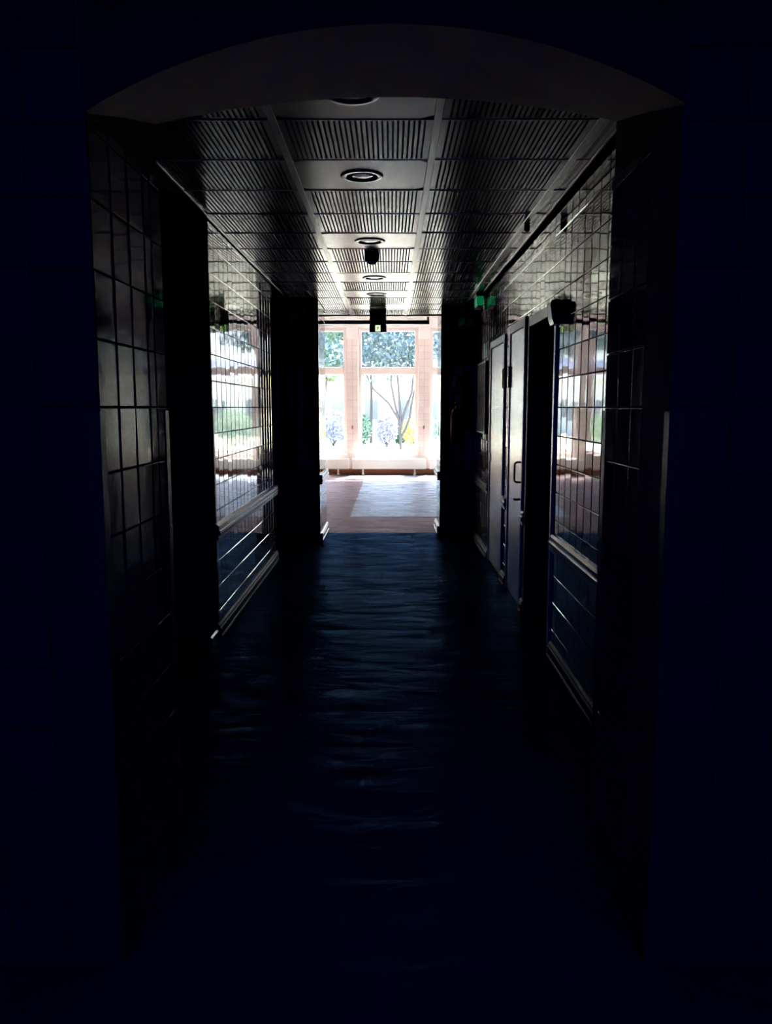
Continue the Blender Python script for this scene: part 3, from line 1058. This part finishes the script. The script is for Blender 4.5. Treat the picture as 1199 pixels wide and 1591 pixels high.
# the many-stemmed tree seen in the lower middle pane (px 585..635)
stems = [[(0, 0, 0), (.0, 0, .7), (-.05, 0, 1.25), (-.45, .1, 1.9), (-1.05, .2, 2.45), (-1.6, .2, 3.6)],
         [(.0, 0, .95), (-.02, 0, 1.7), (-.10, 0, 2.7), (-.22, 0, 4.2)],
         [(.0, 0, .9), (.12, 0, 1.5), (.42, 0, 2.3), (.48, 0, 3.0), (.3, 0, 4.2)],
         [(.0, 0, .55), (.2, 0, .95), (.36, 0, 1.4), (.46, 0, 2.1), (.56, 0, 2.55), (.95, 0, 3.2), (1.4, .2, 4.4)],
         [(-.02, 0, 1.0), (-.08, 0, 1.3), (-.2, 0, 1.8), (-.36, 0, 2.6), (-.40, 0, 3.8)]]
tree(.40, 31.0, 5.2, 3.0, M['leaf_b'], 'slender many-stemmed tree seen through the lower middle pane', 2600, stems, .13, .056)
tree(-3.3, 33.0, 5.0, 1.9, M['leaf_a'], 'leaning tree seen through the left lobby window', 1800,
     [[(0, 0, 0), (.25, 0, 1.3), (.62, 0, 2.2), (.8, 0, 3.4)], [(.22, 0, 1.0), (0, 0, 2.0), (-.5, 0, 3.3)]], .14, .11)
tree(-.95, 40.0, 7.5, 2.6, M['leaf_a'], 'tall green tree behind the middle window, left of the many-stemmed one', 2600, 1, .2, .08, low=.6)
tree(4.6, 45.0, 8.0, 3.4, M['leaf_b'], 'broad blue-green tree on the right, behind the many-stemmed tree', 3600, 1, .22, .2, low=.5)
tree(-9.0, 45.0, 8.0, 4.0, M['leaf_b'], 'broad blue-green tree beyond the left window', 3200, 1, .22, .2, low=.5)
tree(11.0, 38.0, 7.0, 3.6, M['leaf_a'], 'green tree farthest to the right outside', 2600, 1, .2, .2, low=.4)
tree(-12.5, 35.0, 7.0, 3.4, M['leaf_a'], 'green tree farthest to the left outside', 2600, 1, .2, .2, low=.4)


def shrub(x, y, w, h, leafm, label, n=900):
    t = thing('shrub', (x, y, GZ), label, 'shrub', 'shrubs along the far edge of the lawn')
    mb = MB()
    for i in range(4):
        a = i * 1.6
        mb.tube([(0, 0, 0), (math.cos(a) * w * .3, math.sin(a) * w * .3, h * .6)], [.03, .012], 5)
    mb.build('stem', M['bark'], t)
    lf = MB()
    leaves(lf, (0, 0, h * .55), (w * .5, w * .4, h * .5), n, .09)
    fo = lf.build('foliage', leafm, t)
    fo['kind'] = 'stuff'


shrub(1.15, 36, 1.4, 1.3, M['leaf_c'], 'yellow-green shrub right of the many-stemmed tree')
shrub(.45, 37.6, .8, 1.0, M['leaf_d'], 'small dark shrub right behind the many-stemmed tree')
shrub(-.15, 36, 1.0, 1.5, M['leaf_e'], 'lilac-grey shrub left of the many-stemmed tree')
shrub(-1.35, 35, 1.1, 1.5, M['leaf_d'], 'dark green shrub at the left edge of the middle window')
shrub(-2.6, 37, 1.6, 1.6, M['leaf_e'], 'lilac-grey shrub behind the left lobby window')
shrub(-4.9, 37, 1.8, 1.4, M['leaf_d'], 'wide dark shrub left of the leaning tree')
shrub(2.4, 35, 1.5, 1.6, M['leaf_b'], 'blue-green shrub behind the right lobby window')
shrub(-8.0, 36, 2.6, 1.5, M['leaf_a'], 'wide green shrub well to the left outside')
shrub(5.0, 36, 2.4, 1.6, M['leaf_a'], 'wide green shrub well to the right outside')

# low white building with slate roof, and a taller blue-grey one behind
t = thing('pavilion', (0, 52, GZ), 'long low white pavilion with a slate roof across the lawn', 'building')
MB().box(-16, 16, 0, 8, 0, 3.6).build('wall', M['bwall'], t)
rf = MB().add([(-16.5, -.5, 3.6), (16.5, -.5, 3.6), (16.5, 8.5, 3.6), (-16.5, 8.5, 3.6), (-16.5, 4, 5.0), (16.5, 4, 5.0)],
              [(0, 1, 5, 4), (2, 3, 4, 5), (0, 4, 3), (1, 2, 5), (0, 3, 2, 1)]).build('roof', M['broof'], t)
for i in range(-7, 8):
    x = i * 2.1 + .9
    w = MB().box(x - .5, x + .5, -.03, .02, .9, 2.3).build('window', M['bwall'], t)
    MB().box(x - .42, x + .42, -.045, -.03, .98, 2.22).build('pane', M['bpane'], w)
t = thing('apartment_block', (-1.5, 74, GZ), 'tall blue-grey apartment block behind the trees', 'building')
MB().box(-12, 12, 0, 10, 0, 14).build('wall', M['bwall_blue'], t)
MB().box(-12.4, 12.4, -.4, 10.4, 14, 14.5).build('roof', M['broof'], t)
for r in range(4):
    for i in range(-4, 5):
        x, z = i * 2.5, 1.6 + r * 3.1
        w = MB().box(x - .6, x + .6, -.05, .02, z, z + 1.6).build('window', M['bwall'], t)
        MB().box(x - .5, x + .5, -.07, -.05, z + .1, z + 1.5).build('pane', M['bpane'], w)
